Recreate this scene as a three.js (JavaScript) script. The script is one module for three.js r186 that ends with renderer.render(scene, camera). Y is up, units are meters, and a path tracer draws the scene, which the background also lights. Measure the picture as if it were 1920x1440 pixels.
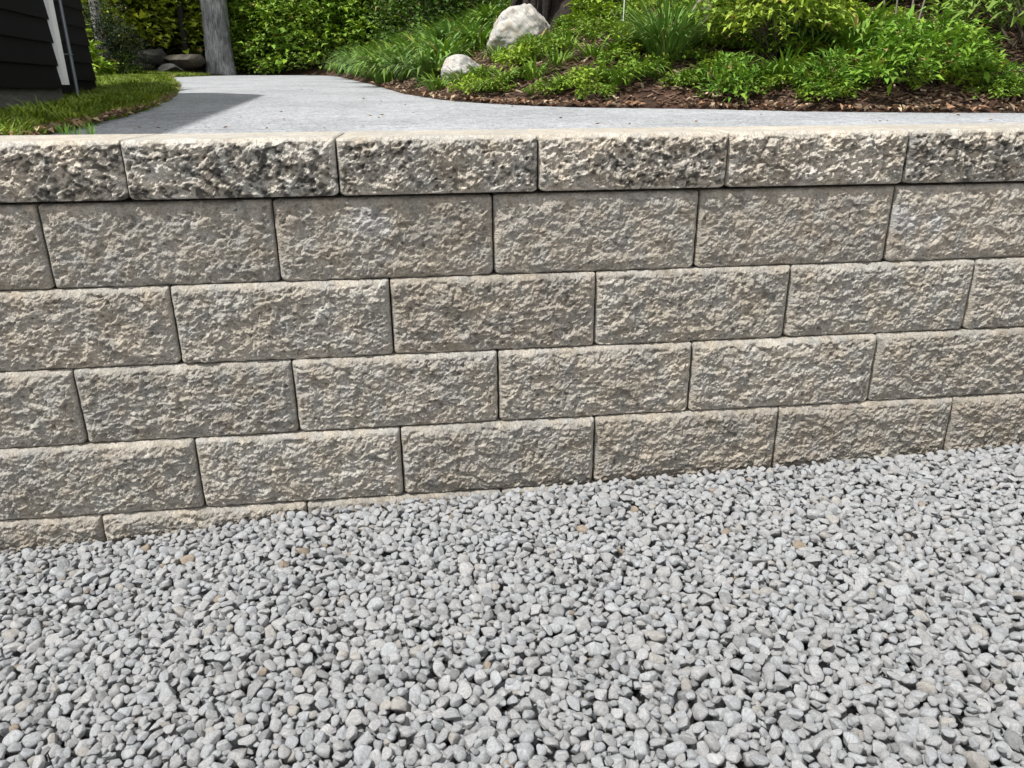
import * as THREE from 'three';
import { ImprovedNoise } from 'three/addons/math/ImprovedNoise.js';
import { mergeGeometries, mergeVertices } from 'three/addons/utils/BufferGeometryUtils.js';

// ---------------------------------------------------------------- camera, sky, sun, exposure
const scene = new THREE.Scene();
const camera = new THREE.PerspectiveCamera(53.37, 4 / 3, 0.05, 300);
camera.position.set(0.8936, 0.2042, 1.6456);
camera.rotation.order = 'YXZ';
camera.rotation.set(-0.3656, -0.118, -0.0069);

const SUN = new THREE.Vector3(-0.5, 1, 0.28).normalize();
{
  const w = 256, h = 128, d = new Float32Array(w * h * 4);
  const K = 0.78;
  for (let j = 0; j < h; j++) {
    const el = ((j + 0.5) / h - 0.5) * Math.PI, s = Math.max(0, Math.sin(el));
    const t = Math.pow(1 - s, 2.2);
    for (let i = 0; i < w; i++) {
      const o = (j * w + i) * 4;
      d[o] = K * (0.9 + 0.24 * t); d[o + 1] = K * (0.91 + 0.21 * t); d[o + 2] = K * (0.94 + 0.15 * t); d[o + 3] = 1;
    }
  }
  const sky = new THREE.DataTexture(d, w, h, THREE.RGBAFormat, THREE.FloatType);
  sky.mapping = THREE.EquirectangularReflectionMapping;
  sky.magFilter = THREE.LinearFilter; sky.minFilter = THREE.LinearFilter; sky.needsUpdate = true;
  scene.background = sky; scene.environment = sky;
}
const sun = new THREE.DirectionalLight(new THREE.Color(1, 0.972, 0.925), 4.2);
sun.position.copy(SUN).multiplyScalar(25).add(new THREE.Vector3(0, 0, -5));
sun.target.position.set(0, 0, -5);
sun.castShadow = true; sun.shadow.mapSize.set(2048, 2048); sun.shadow.radius = 2.5;
sun.shadow.camera.left = -16; sun.shadow.camera.right = 16; sun.shadow.camera.top = 16; sun.shadow.camera.bottom = -16; sun.shadow.camera.far = 60;
scene.add(sun, sun.target);
const renderer = new THREE.WebGLRenderer({ antialias: true });
renderer.toneMapping = THREE.LinearToneMapping;
renderer.toneMappingExposure = 1.4;
renderer.shadowMap.enabled = true;

// ---------------------------------------------------------------- helpers
function rng(seed) { let s = seed >>> 0; return () => { s = (s + 0x6D2B79F5) | 0; let t = Math.imul(s ^ (s >>> 15), 1 | s); t = (t + Math.imul(t ^ (t >>> 7), 61 | t)) ^ t; return ((t ^ (t >>> 14)) >>> 0) / 4294967296; }; }
const NZ = new ImprovedNoise();
const noise = (x, y, z) => NZ.noise(x + 71.3, y + 39.7, z + 17.1);
function fbm(x, y, z, oct = 3) { let a = 0.5, v = 0; for (let i = 0; i < oct; i++) { v += a * noise(x, y, z + i * 9.1); x *= 2.03; y *= 2.03; z *= 1.01; a *= 0.5; } return v; }
const clamp = (x, a = 0, b = 1) => Math.min(b, Math.max(a, x));
const sstep = (a, b, x) => { const t = clamp((x - a) / (b - a)); return t * t * (3 - 2 * t); };
const lerp = (a, b, t) => a + (b - a) * t;
function hash2(i, j, s) { let h = Math.imul(i | 0, 374761393) ^ Math.imul(j | 0, 668265263) ^ Math.imul(s | 0, 2147483647 - 1812433253); h = Math.imul(h ^ (h >>> 13), 1274126177); h ^= h >>> 16; h = Math.imul(h, 2246822519); h ^= h >>> 13; return (h >>> 0) / 4294967296; }
function tnoise(u, v, n, s) {            // tileable value noise, n cells across
  const x = u * n, y = v * n, i = Math.floor(x), j = Math.floor(y), fx = x - i, fy = y - j, a = fx * fx * (3 - 2 * fx), b = fy * fy * (3 - 2 * fy);
  const q = (p, r) => hash2(((p % n) + n) % n, ((r % n) + n) % n, s);
  return lerp(lerp(q(i, j), q(i + 1, j), a), lerp(q(i, j + 1), q(i + 1, j + 1), a), b);
}
function tex(n, fn, srgb) {              // square tileable texture from fn(u, v) -> [r, g, b] 0..1
  const d = new Uint8Array(n * n * 4);
  for (let j = 0; j < n; j++) for (let i = 0; i < n; i++) {
    const c = fn((i + 0.5) / n, (j + 0.5) / n), o = (j * n + i) * 4;
    d[o] = clamp(c[0]) * 255; d[o + 1] = clamp(c[1]) * 255; d[o + 2] = clamp(c[2]) * 255; d[o + 3] = 255;
  }
  const t = new THREE.DataTexture(d, n, n, THREE.RGBAFormat);
  t.wrapS = t.wrapT = THREE.RepeatWrapping; t.magFilter = THREE.LinearFilter; t.minFilter = THREE.LinearMipmapLinearFilter; t.generateMipmaps = true;
  if (srgb) t.colorSpace = THREE.SRGBColorSpace;
  t.needsUpdate = true; return t;
}
const rep = (t, r) => { const c = t.clone(); c.repeat.set(r, r); c.needsUpdate = true; return c; };
const used = new Map();
function numbered(n) { const k = used.get(n) || 0; used.set(n, k + 1); return k ? `${n}_${String(k).padStart(3, '0')}` : n; }
function shadows(o) { o.traverse(c => { if (c.isMesh) { c.castShadow = true; c.receiveShadow = true; } }); return o; }
function top(o, name, label, category, group, kind) {
  o.name = numbered(name); o.userData = { ...o.userData, label, category };
  if (group) o.userData.group = group;
  if (kind) o.userData.kind = kind;
  shadows(o); scene.add(o); return o;
}
function part(name, geo, mat, parent, kind) {
  const m = new THREE.Mesh(geo, mat); m.name = name; m.castShadow = m.receiveShadow = true;
  if (kind) m.userData.kind = kind;
  parent.add(m); return m;
}
const V = (x, y, z) => new THREE.Vector3(x, y, z);
function geom(pos, idx, uv, col) {
  const g = new THREE.BufferGeometry();
  g.setAttribute('position', new THREE.Float32BufferAttribute(pos, 3));
  if (uv) g.setAttribute('uv', new THREE.Float32BufferAttribute(uv, 2));
  if (col) g.setAttribute('color', new THREE.Float32BufferAttribute(col, 3));
  g.setIndex(idx); g.computeVertexNormals(); return g;
}

// ---------------------------------------------------------------- textures and materials
const concreteMap = tex(1024, (u, v) => {
  const g = hash2(u * 1024, v * 1024, 5), a = tnoise(u, v, 256, 1), b = tnoise(u, v, 110, 2), c = tnoise(u, v, 34, 3), e = tnoise(u, v, 9, 4);
  let k = 0.80 + 0.10 * (g - 0.5) + 0.16 * (a - 0.5) + 0.12 * (b - 0.5) + 0.10 * (c - 0.5) + 0.06 * (e - 0.5);
  const f = tnoise(u, v, 190, 9); if (f > 0.86) k -= 0.22 * (f - 0.86) / 0.14; if (f < 0.12) k += 0.12 * (0.12 - f) / 0.12;
  const w = 0.03 * (tnoise(u, v, 14, 11) - 0.5);
  return [k + w, k, k - w * 1.3];
}, true);
const concreteBump = tex(1024, (u, v) => { const k = 0.45 * tnoise(u, v, 256, 21) + 0.35 * tnoise(u, v, 128, 22) + 0.2 * hash2(u * 1024, v * 1024, 23); const p = tnoise(u, v, 150, 27), p2 = tnoise(u, v, 70, 28); const z = p2 > 0.88 ? k * 0.08 : p > 0.84 ? k * 0.3 : k; return [z, z, z]; });
const paveMap = tex(1024, (u, v) => {
  const g = hash2(u * 1024, v * 1024, 31), a = tnoise(u, v, 256, 32), b = tnoise(u, v, 90, 33), c = tnoise(u, v, 20, 34), e = tnoise(u, v, 5, 35);
  let k = 0.82 + 0.22 * (g - 0.5) + 0.24 * (a - 0.5) + 0.14 * (b - 0.5) + 0.07 * (c - 0.5) + 0.08 * (e - 0.5);
  const f = tnoise(u, v, 200, 37); if (f > 0.9) k -= 0.3;
  return [k * 0.995, k, k * 1.005];
}, true);
const fineBump = tex(512, (u, v) => { const k = 0.6 * tnoise(u, v, 128, 41) + 0.4 * hash2(u * 512, v * 512, 42); return [k, k, k]; });
const soilMap = tex(1024, (u, v) => {
  const a = tnoise(u, v, 256, 51), b = tnoise(u, v, 80, 52), c = tnoise(u, v, 16, 53), e = tnoise(u * 1, v * 1, 200, 54);
  const k = 0.42 + 0.3 * (a - 0.5) + 0.25 * (b - 0.5) + 0.2 * (c - 0.5); const l = e > 0.8 ? 0.2 : 0;
  return [k * 1.0 + l, k * 0.76 + l * 0.85, k * 0.6 + l * 0.7];
}, true);
const stoneMap = tex(512, (u, v) => {
  const a = tnoise(u, v, 128, 61), b = tnoise(u, v, 48, 62), c = tnoise(u, v, 12, 63), g = hash2(u * 512, v * 512, 64);
  const vein = Math.abs(tnoise(u, v, 10, 66) - 0.5);
  let k = 0.82 + 0.12 * (a - 0.5) + 0.14 * (b - 0.5) + 0.16 * (c - 0.5) + 0.08 * (g - 0.5); if (vein < 0.02) k += 0.07;
  return [k, k, k];
}, true);
const barkMap = tex(512, (u, v) => {
  const a = tnoise(u, v, 20, 71), b = tnoise(u, v * 0.25, 64, 72), c = tnoise(u, v, 128, 73), l = tnoise(u, v, 7, 74);
  const k = 0.68 + 0.3 * (b - 0.5) + 0.2 * (c - 0.5) + 0.15 * (a - 0.5) + 0.18 * (l - 0.5);
  return [k, k, k * 1.01];
}, true);

const std = (o) => new THREE.MeshStandardMaterial(o);
const lin = (r, g, b) => new THREE.Color().setRGB(r, g, b);
const M = {
  block: std({ vertexColors: true, map: rep(concreteMap, 2.2), bumpMap: rep(concreteBump, 2.2), bumpScale: 0.0022, roughness: 0.95 }),
  path: std({ color: lin(0.495, 0.507, 0.525), map: rep(paveMap, 0.7), bumpMap: rep(fineBump, 2.5), bumpScale: 0.004, roughness: 0.93 }),
  soil: std({ color: lin(0.5, 0.42, 0.37), map: rep(soilMap, 1.6), bumpMap: rep(concreteBump, 3), bumpScale: 0.012, roughness: 1 }),
  lawnSoil: std({ color: lin(0.16, 0.2, 0.08), map: rep(soilMap, 2), roughness: 1 }),
  woodFloor: std({ color: lin(0.24, 0.2, 0.14), map: rep(soilMap, 1), roughness: 1 }),
  gravelBase: std({ color: lin(0.16, 0.155, 0.15), map: rep(stoneMap, 5), roughness: 1 }),  // base colour darkened to paint the shadow in gaps between stones
  leaf: new THREE.MeshPhysicalMaterial({ vertexColors: true, roughness: 0.66, transmission: 0.34, thickness: 0, side: THREE.DoubleSide, specularIntensity: 0.35 }),
  blade: new THREE.MeshPhysicalMaterial({ vertexColors: true, roughness: 0.62, transmission: 0.34, thickness: 0, side: THREE.DoubleSide, specularIntensity: 0.4 }),
  chipCopy: std({ color: lin(1, 1, 1), roughness: 0.95, side: THREE.DoubleSide }),
  bark: std({ vertexColors: true, map: rep(barkMap, 1), bumpMap: rep(barkMap, 1), bumpScale: 0.012, roughness: 0.95 }),
  stem: std({ color: lin(0.07, 0.055, 0.04), roughness: 0.9 }),
  boulder: std({ vertexColors: true, map: rep(concreteMap, 1.6), bumpMap: rep(concreteBump, 1.6), bumpScale: 0.002, roughness: 0.85 }),
  siding: new THREE.MeshPhysicalMaterial({ specularIntensity: 0.35, color: lin(0.005, 0.005, 0.0055), bumpMap: rep(fineBump, 3), bumpScale: 0.0008, roughness: 0.85 }),
  roof: std({ color: lin(0.03, 0.03, 0.032), roughness: 0.9 }),
  white: std({ color: lin(0.86, 0.87, 0.88), roughness: 0.45 }),
  pipe: std({ color: lin(0.16, 0.18, 0.21), roughness: 0.4, metalness: 0.6 }),
  foundation: std({ color: lin(0.2, 0.2, 0.19), map: rep(concreteMap, 1.5), bumpMap: rep(concreteBump, 1.5), bumpScale: 0.002, roughness: 0.95 }),
  wire: std({ color: lin(0.7, 0.7, 0.68), roughness: 0.5 }),
};

// ---------------------------------------------------------------- upper ground: slope, planting mound
const PLANE = z => 0.088 + 0.033 * (-z - 0.3);
const EDGE = [[-2.6, -13.6], [-1.1, -12.6], [-0.25, -11.2], [-0.07, -9.86], [0.53, -6], [0.84, -3.65], [1.05, -2.75], [1.22, -2.36], [1.44, -2.06], [1.65, -1.88], [2.14, -1.67], [2.44, -1.46], [2.81, -1.32], [3.23, -1.22], [4.5, -1.0], [7, -0.8], [12, -0.7]];
const BEDPOLY = [...EDGE, [30, -0.7], [30, -40], [-2.6, -40]];
const LAWN = [[-0.1, -0.2], [-0.14, -0.89], [-0.16, -1.13], [-0.19, -1.49], [-0.25, -1.99], [-0.42, -2.9], [-0.62, -3.75], [-0.98, -5.17], [-1.54, -7.11], [-2.19, -9.27], [-2.5, -10.6], [-2.35, -11.6], [-1.8, -12.7], [-1.1, -13.2]];
const LAWNPOLY = [...LAWN, [-2.6, -40], [-30, -40], [-30, -0.2]];
function segDist(L, x, z) {
  let d = 1e9;
  for (let i = 0; i + 1 < L.length; i++) {
    const [ax, az] = L[i], bx = L[i + 1][0] - ax, bz = L[i + 1][1] - az, t = clamp(((x - ax) * bx + (z - az) * bz) / (bx * bx + bz * bz));
    d = Math.min(d, Math.hypot(ax + bx * t - x, az + bz * t - z));
  }
  return d;
}
function inPoly(Pl, x, z) { let c = false; for (let i = 0, j = Pl.length - 1; i < Pl.length; j = i++) { const [xi, zi] = Pl[i], [xj, zj] = Pl[j]; if ((zi > z) !== (zj > z) && x < (xj - xi) * (z - zi) / (zj - zi) + xi) c = !c; } return c; }
const bedDist = (x, z) => (inPoly(BEDPOLY, x, z) ? 1 : -1) * segDist(EDGE, x, z);
const lawnDist = (x, z) => (inPoly(LAWNPOLY, x, z) ? 1 : -1) * segDist(LAWN, x, z);
function bedHeight(x, z, d = bedDist(x, z)) { return PLANE(z) + (d > 0 ? Math.tanh(0.36 * d) + 0.012 * Math.min(1, d * 8) + 0.02 * Math.min(1, d * 3) * noise(x * 3.1, z * 3.1, 2.2) : d * 0.5); }
function lawnHeight(x, z, d = lawnDist(x, z)) { return PLANE(z) + (d > 0 ? 0.02 * Math.min(1, d * 10) - 0.06 * sstep(0.12, 0.55, d) * sstep(-5.5, -3.8, z) + 0.12 * sstep(0, 3, d) * sstep(-9, -12, z) + 0.012 * noise(x * 2, z * 2, 5.5) * Math.min(1, d * 4) : d * 0.5); }
const groundHeight = (x, z) => { const d = bedDist(x, z); if (d > 0) return bedHeight(x, z, d); const e = lawnDist(x, z); return e > 0 ? lawnHeight(x, z, e) : PLANE(z); };

function axis(a, b, fine0, fine1, fs, cs) { const r = []; let x = a; while (x < b) { r.push(x); x += x >= fine0 - 1e-9 && x < fine1 ? fs : Math.min(cs, x < fine0 ? Math.max(fs, fine0 - x) : cs); } r.push(b); return r; }
function sheet(xs, zs, hf, keep) {
  const pos = [], uv = [], idx = [], ok = [], n = xs.length;
  zs.forEach(z => xs.forEach(x => { const d = keep(x, z); ok.push(d); pos.push(x, hf(x, z, d), z); uv.push(x, z); }));
  for (let j = 0; j + 1 < zs.length; j++) for (let i = 0; i + 1 < n; i++) {
    const a = j * n + i, b = a + 1, c = a + n, e = c + 1;
    if (Math.max(ok[a], ok[b], ok[c], ok[e]) < -0.001) continue;
    idx.push(a, b, c, b, e, c);       // z falls along j, so this order faces up
  }
  return geom(pos, idx, uv);
}
const soilSheet = new THREE.Mesh(sheet(axis(-60, 60, -4, 6, 1, 8), axis(0.2, 80, 0.2, 16, 1, 8).map(z => -z), (x, z) => PLANE(z) - 0.06, () => 1), M.woodFloor);
top(soilSheet, 'ground', 'dark soil under the path, lawn and planting bed', 'ground', null, 'structure');
{
  const s = new THREE.Shape();
  const pts = [[-0.6, -0.2], [-0.6, -1.2], [-0.8, -3], [-1.4, -5.2], [-2.2, -7.6], [-2.9, -9.6], [-3.1, -11], [-2.9, -13], [-1.9, -14], [0.2, -13], [0.9, -9], [1.6, -4], [2.2, -2.4], [3.3, -1.9], [5, -1.5], [12, -1.2], [12, -0.2]];
  pts.forEach(([x, z], i) => i ? s.lineTo(x, -z) : s.moveTo(x, -z));
  const g = new THREE.ShapeGeometry(s), p = g.attributes.position, uv = [];
  for (let i = 0; i < p.count; i++) { const x = p.getX(i), z = -p.getY(i); p.setXYZ(i, x, PLANE(z) - 0.004, z); uv.push(x, z); }
  g.setAttribute('uv', new THREE.Float32BufferAttribute(uv, 2)); g.computeVertexNormals();
  top(new THREE.Mesh(g, M.path), 'path', 'light grey smooth concrete path curving behind the wall', 'path', null, 'structure');
}
top(new THREE.Mesh(sheet(axis(-2.6, 28, -0.5, 4, 0.07, 0.8), axis(0.7, 30, 0.7, 7, 0.07, 0.5).map(z => -z), bedHeight, bedDist), M.soil), 'planting_bed', 'sloping brown mulch planting bed beside the path', 'planting bed', null, 'structure');
top(new THREE.Mesh(sheet(axis(-25, -0.02, -2.6, -0.02, 0.08, 0.8), axis(0.2, 30, 0.2, 8, 0.08, 0.5).map(z => -z), lawnHeight, lawnDist), M.lawnSoil), 'lawn', 'strip of lawn between the dark house and the path', 'lawn', null, 'structure');

// ---------------------------------------------------------------- split-face block wall
function rockRelief(u, v, s, rough) {      // metres, about zero mean
  const wx = u + 0.008 * noise(u * 38, v * 38, s + 3), wy = v + 0.008 * noise(u * 38, v * 38, s + 8);
  let z = 0.0048 * fbm(u * 12, v * 15, s, 3);
  for (const [cell, amp, sl, k] of [[0.04, 0.0019, 0.2, 1], [0.0155, 0.0019, 0.34, 2], [0.0075, 0.0016, 0.42, 3]]) {
    const gx = wx / cell, gy = wy / (cell * 0.8), i0 = Math.floor(gx), j0 = Math.floor(gy); let best = 9, val = 0, sec = 9;
    for (let j = -1; j <= 1; j++) for (let i = -1; i <= 1; i++) {
      const ci = i0 + i, cj = j0 + j, S = Math.floor(s * 131) + k * 7;
      const px = ci + hash2(ci, cj, S), py = cj + hash2(ci, cj, S + 1), dx = gx - px, dy = gy - py, d = dx * dx + dy * dy;
      if (d < best) { sec = best; best = d; val = amp * (hash2(ci, cj, S + 2) * 2 - 1) + sl * cell * (dx * (hash2(ci, cj, S + 3) - 0.5) + dy * (hash2(ci, cj, S + 4) - 0.5)) * 1.6; } else if (d < sec) sec = d;
    }
    z += rough * val * sstep(0, 0.12, Math.sqrt(sec) - Math.sqrt(best));
  }
  z += rough * 0.003 * fbm(u * 120, v * 140, s + 20, 2);
  const r = noise(u * 85, v * 95, s + 40); z -= rough * 0.0065 * sstep(0.36, 0.62, r);
  return z;
}
function makeBlock(w, h, d, seed, o) {
  const R = rng(seed), s = seed * 3.77 + 0.37, st = o.step, nx = Math.max(6, Math.round(w / st)), ny = Math.max(4, Math.round(h / st));
  const gap = 0.0016, gapV = 0.0009, pos = [], uv = [], col = [], idx = [];
  const tone = (o.tone ?? 1) * (0.91 + 0.16 * R()), warm = (R() - 0.5) * 0.03 + (o.warm ?? 0), ou = R() * 3, ov = R() * 3, rough = o.rough;
  const edgeL = 0.008 + 0.004 * R(), edgeT = 0.012 + 0.003 * R(), cut = (x, r) => x >= r ? 0 : r - Math.sqrt(r * r - (r - x) ** 2), cB = 0.007 + 0.007 * R(), cT = 0.003 + 0.004 * R();
  const plain = (u, v) => shade(u, v, false), shade = (u, v, stainShaded = true) => {            // concrete tone: batch, cement patches, dark weathering mixed on caps with painted crevice shade
    const a = fbm(u * 9, v * 9, s + 60, 3), b = noise(u * 26, v * 30, s + 70);
    let k = tone * (1 + 0.16 * a + 0.07 * b), bl = 1;
    const tan = sstep(0.02, 0.3, fbm(u * 7, v * 10, s + 80, 3)) * 0.3;
    let c = [0.497 * k * (1 + warm), 0.459 * k, 0.4 * k * (1 - warm)];
    c = [c[0] * (1 - 0.05 * tan), c[1] * (1 - 0.09 * tan), c[2] * (1 - 0.17 * tan)];
    if (o.salt) { const [su, sv, sr] = o.salt, q = sstep(-0.1, 0.35, 0.75 - Math.hypot((u - su) / 1.5, v - sv) / sr + 0.9 * fbm(u * 22, v * 22, s + 44, 3)) * 0.42; c = [lerp(c[0], 0.66, q), lerp(c[1], 0.66, q), lerp(c[2], 0.67, q)]; }
    if (o.stainShade && stainShaded) {
      const mask = sstep(-0.05, 0.25, fbm(u * 10, v * 13, s + 90, 2) + o.stainShadeAt(u, v)), grimeShade = sstep(-0.12, 0.22, 0.7 * noise(u * 62, v * 70, s + 95) + 0.5 * noise(u * 130, v * 140, s + 97)), m = o.stainShade * mask * grimeShade;
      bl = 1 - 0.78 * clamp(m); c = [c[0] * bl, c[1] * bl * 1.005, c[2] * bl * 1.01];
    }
    return c;
  };
  const W = w / 2 - gap, Hh = h - 2 * gapV;
  for (let j = 0; j <= ny; j++) for (let i = 0; i <= nx; i++) {
    const u = i / nx * w, v = j / ny * h, eL = Math.min(u, w - u), eT = h - v, eB = v, e = Math.min(eL, eT, eB);
    const round = (x, r) => x >= r ? 0 : r * (1 - Math.sqrt(1 - (1 - x / r) ** 2));
    const wob = 0.0035 * noise(u * 45, v * 45, s + 11);
    let z = -Math.max(round(Math.max(0, eL + wob * 0.4), edgeL), round(Math.max(0, eT + wob), edgeT), round(Math.max(0, eB + wob * (o.top ? 0.3 : 1)), o.top ? 0.003 : 0.006)) ;
    const a = sstep(0.001, 0.012, eL + wob) * sstep(0.006, 0.015, eT + wob) * sstep(0.0, 0.008, eB + wob);
    z += -0.003 + 0.004 * sstep(0, 0.03, e) + a * rockRelief(u, v, s, rough);
    pos.push((i / nx * 2 - 1) * (W - cut(v, cB) - cut(h - v, cT)), gapV + j / ny * Hh, z); uv.push(u + ou, v + ov); col.push(...shade(u, v));
  }
  const N = nx + 1;
  for (let j = 0; j < ny; j++) for (let i = 0; i < nx; i++) { const a = j * N + i; idx.push(a, a + 1, a + N + 1, a, a + N + 1, a + N); }
  // sides run straight back from the rim of the face
  const side = (list, nrm) => {
    const rows = o.top && nrm === 'top' ? [0, -0.012, -0.05, -0.1, -0.15, -0.2, -d] : [0, -d];
    const b0 = pos.length / 3;
    rows.forEach((zz, r) => list.forEach(k => {
      const z = r ? zz : pos[k * 3 + 2]; pos.push(pos[k * 3], pos[k * 3 + 1], Math.min(z, pos[k * 3 + 2])); 
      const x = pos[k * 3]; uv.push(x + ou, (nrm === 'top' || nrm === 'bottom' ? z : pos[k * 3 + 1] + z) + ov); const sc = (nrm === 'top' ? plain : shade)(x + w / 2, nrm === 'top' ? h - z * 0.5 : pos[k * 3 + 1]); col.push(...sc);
    }));
    const n = list.length;
    for (let r = 0; r + 1 < rows.length; r++) for (let i = 0; i + 1 < n; i++) { const a = b0 + r * n + i; idx.push(a, a + 1, a + n + 1, a, a + n + 1, a + n); }
  };
  const seq = (a, st2, n) => Array.from({ length: n }, (_, i) => a + st2 * i);
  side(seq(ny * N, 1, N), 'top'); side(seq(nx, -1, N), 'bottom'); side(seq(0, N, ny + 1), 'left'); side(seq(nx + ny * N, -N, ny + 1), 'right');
  return geom(pos, idx, uv, col);
}
const wall = new THREE.Group(); wall.position.set(1.15, -0.861, 0);
const BW = 0.4572, BH = 0.1722, SET = 0.0101, CAPH = 0.1158, CAPW = 0.4136;
const addBlock = (name, x, y, z, w, h, d, seed, o) => {
  const seen = x + w > -0.25 && x < 2.6, m = part(name, makeBlock(w, h, d, seed, { rough: 1, ...o, step: seen ? 0.0022 : 0.007 }), M.block, wall), R = rng(seed + 5000);
  m.position.set(x + w / 2 - 1.15, y + 0.861, z + (R() - 0.5) * 0.0045); m.rotation.y = (R() - 0.5) * 0.006; m.rotation.z = (R() - 0.5) * 0.0025;
};
const OFF = [0.1362, 0.3652, 0.1414, 0.3689, 0.1428];
for (let c = 0; c < 5; c++) for (let k = -3; k < 8; k++) {
  const x = OFF[c] + k * BW; if (x + BW < -1.0 || x > 3.3) continue;
  addBlock('block', x, -BH * (c + 1), SET * c, BW, BH, 0.28, 100 + c * 20 + k, { rough: c === 0 ? 0.8 : 1, tone: (c === 3 && k > 1) || c === 4 ? 0.88 : 1, stainShade: 0.45, stainShadeAt: () => -0.12, salt: { '0_1': [0.2, 0.115, 0.05], '0_4': [0.04, 0.1, 0.06]}[`${c}_${k}`] });  // lowest course toned down in colour against bounce light from the gravel
}
const capStainShade = { '-1': [0.95, 0.1], 0: [1.0, 0.08], 1: [0.9, -0.04], 2: [0.95, 0.0], 3: [0.6, -0.1], 4: [0.9, 0.02] };
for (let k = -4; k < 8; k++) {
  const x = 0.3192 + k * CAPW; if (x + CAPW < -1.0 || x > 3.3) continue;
  const [s, bias] = capStainShade[k] || [0.7, -0.05];
  addBlock('cap_block', x, 0.0055, 0.0085, CAPW, CAPH, 0.262, 300 + k, { rough: 1.45, top: true, tone: 1.25, warm: 0, stainShade: s, stainShadeAt: (u, v) => 0.22 + bias + (v > CAPH * 0.93 ? -0.6 : -0.04) + (k === 2 ? (u / CAPW - 0.55) * 0.4 : k === 0 ? 0.12 - Math.abs(u / CAPW - 0.45) * 0.3 : k === -1 ? (u / CAPW - 0.5) * 0.2 : 0) });  // pale cap tone and unstained top put part of the sunlit white into colour
}
top(wall, 'retaining_wall', 'retaining wall of beige split-face concrete blocks with cap stones', 'wall');

// ---------------------------------------------------------------- gravel
const GRP = [[-60, -0.8], [-1, -0.772], [-0.08, -0.75], [0.27, -0.736], [0.6, -0.701], [0.83, -0.69], [1.29, -0.671], [1.74, -0.66], [2.41, -0.643], [3.4, -0.622], [60, -0.6]];
const GR = (x) => { let i = 0; while (x > GRP[i + 1][0] && i < GRP.length - 2) i++; const [a, p] = GRP[i], [b, q] = GRP[i + 1]; return lerp(p, q, sstep(0, 1, (x - a) / (b - a)) * 0.4 + 0.6 * (x - a) / (b - a)); };
function stoneGeo(seed) {
  const R = rng(seed), g0 = new THREE.IcosahedronGeometry(1, 5), g = mergeVertices(g0, 1e-4); const p = g.attributes.position, planes = [];
  const n = 6 + Math.floor(R() * 4);
  for (let i = 0; i < n; i++) { const z = R() * 2 - 1, a = R() * 6.283, r = Math.sqrt(1 - z * z); planes.push([r * Math.cos(a), z, r * Math.sin(a), 0.46 + R() * 0.3]); }
  for (let i = 0; i < p.count; i++) {
    const v = V(p.getX(i), p.getY(i), p.getZ(i)).normalize(); let t = 0;
    for (const q of planes) { const dt = v.x * q[0] + v.y * q[1] + v.z * q[2]; if (dt > 0.05) t += Math.pow(dt / q[3], 44); }
    let r = Math.pow(t + 1, -1 / 44); r *= 1 + 0.06 * fbm(v.x * 2.2, v.y * 2.2, v.z * 2.2 + seed * 5, 3);
    p.setXYZ(i, v.x * r, v.y * r, v.z * r);
  }
  g.computeBoundingBox(); const b = g.boundingBox;
  g.translate(-(b.min.x + b.max.x) / 2, -(b.min.y + b.max.y) / 2, -(b.min.z + b.max.z) / 2);
  g.scale(2 / (b.max.x - b.min.x), 2 / (b.max.y - b.min.y), 2 / (b.max.z - b.min.z));
  const uv = []; for (let i = 0; i < p.count; i++) uv.push(p.getX(i) * 0.5 + p.getY(i) * 0.21 + seed * 0.17, p.getZ(i) * 0.5 + p.getY(i) * 0.37);
  g.setAttribute('uv', new THREE.Float32BufferAttribute(uv, 2)); g.computeVertexNormals(); return g;
}
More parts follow.
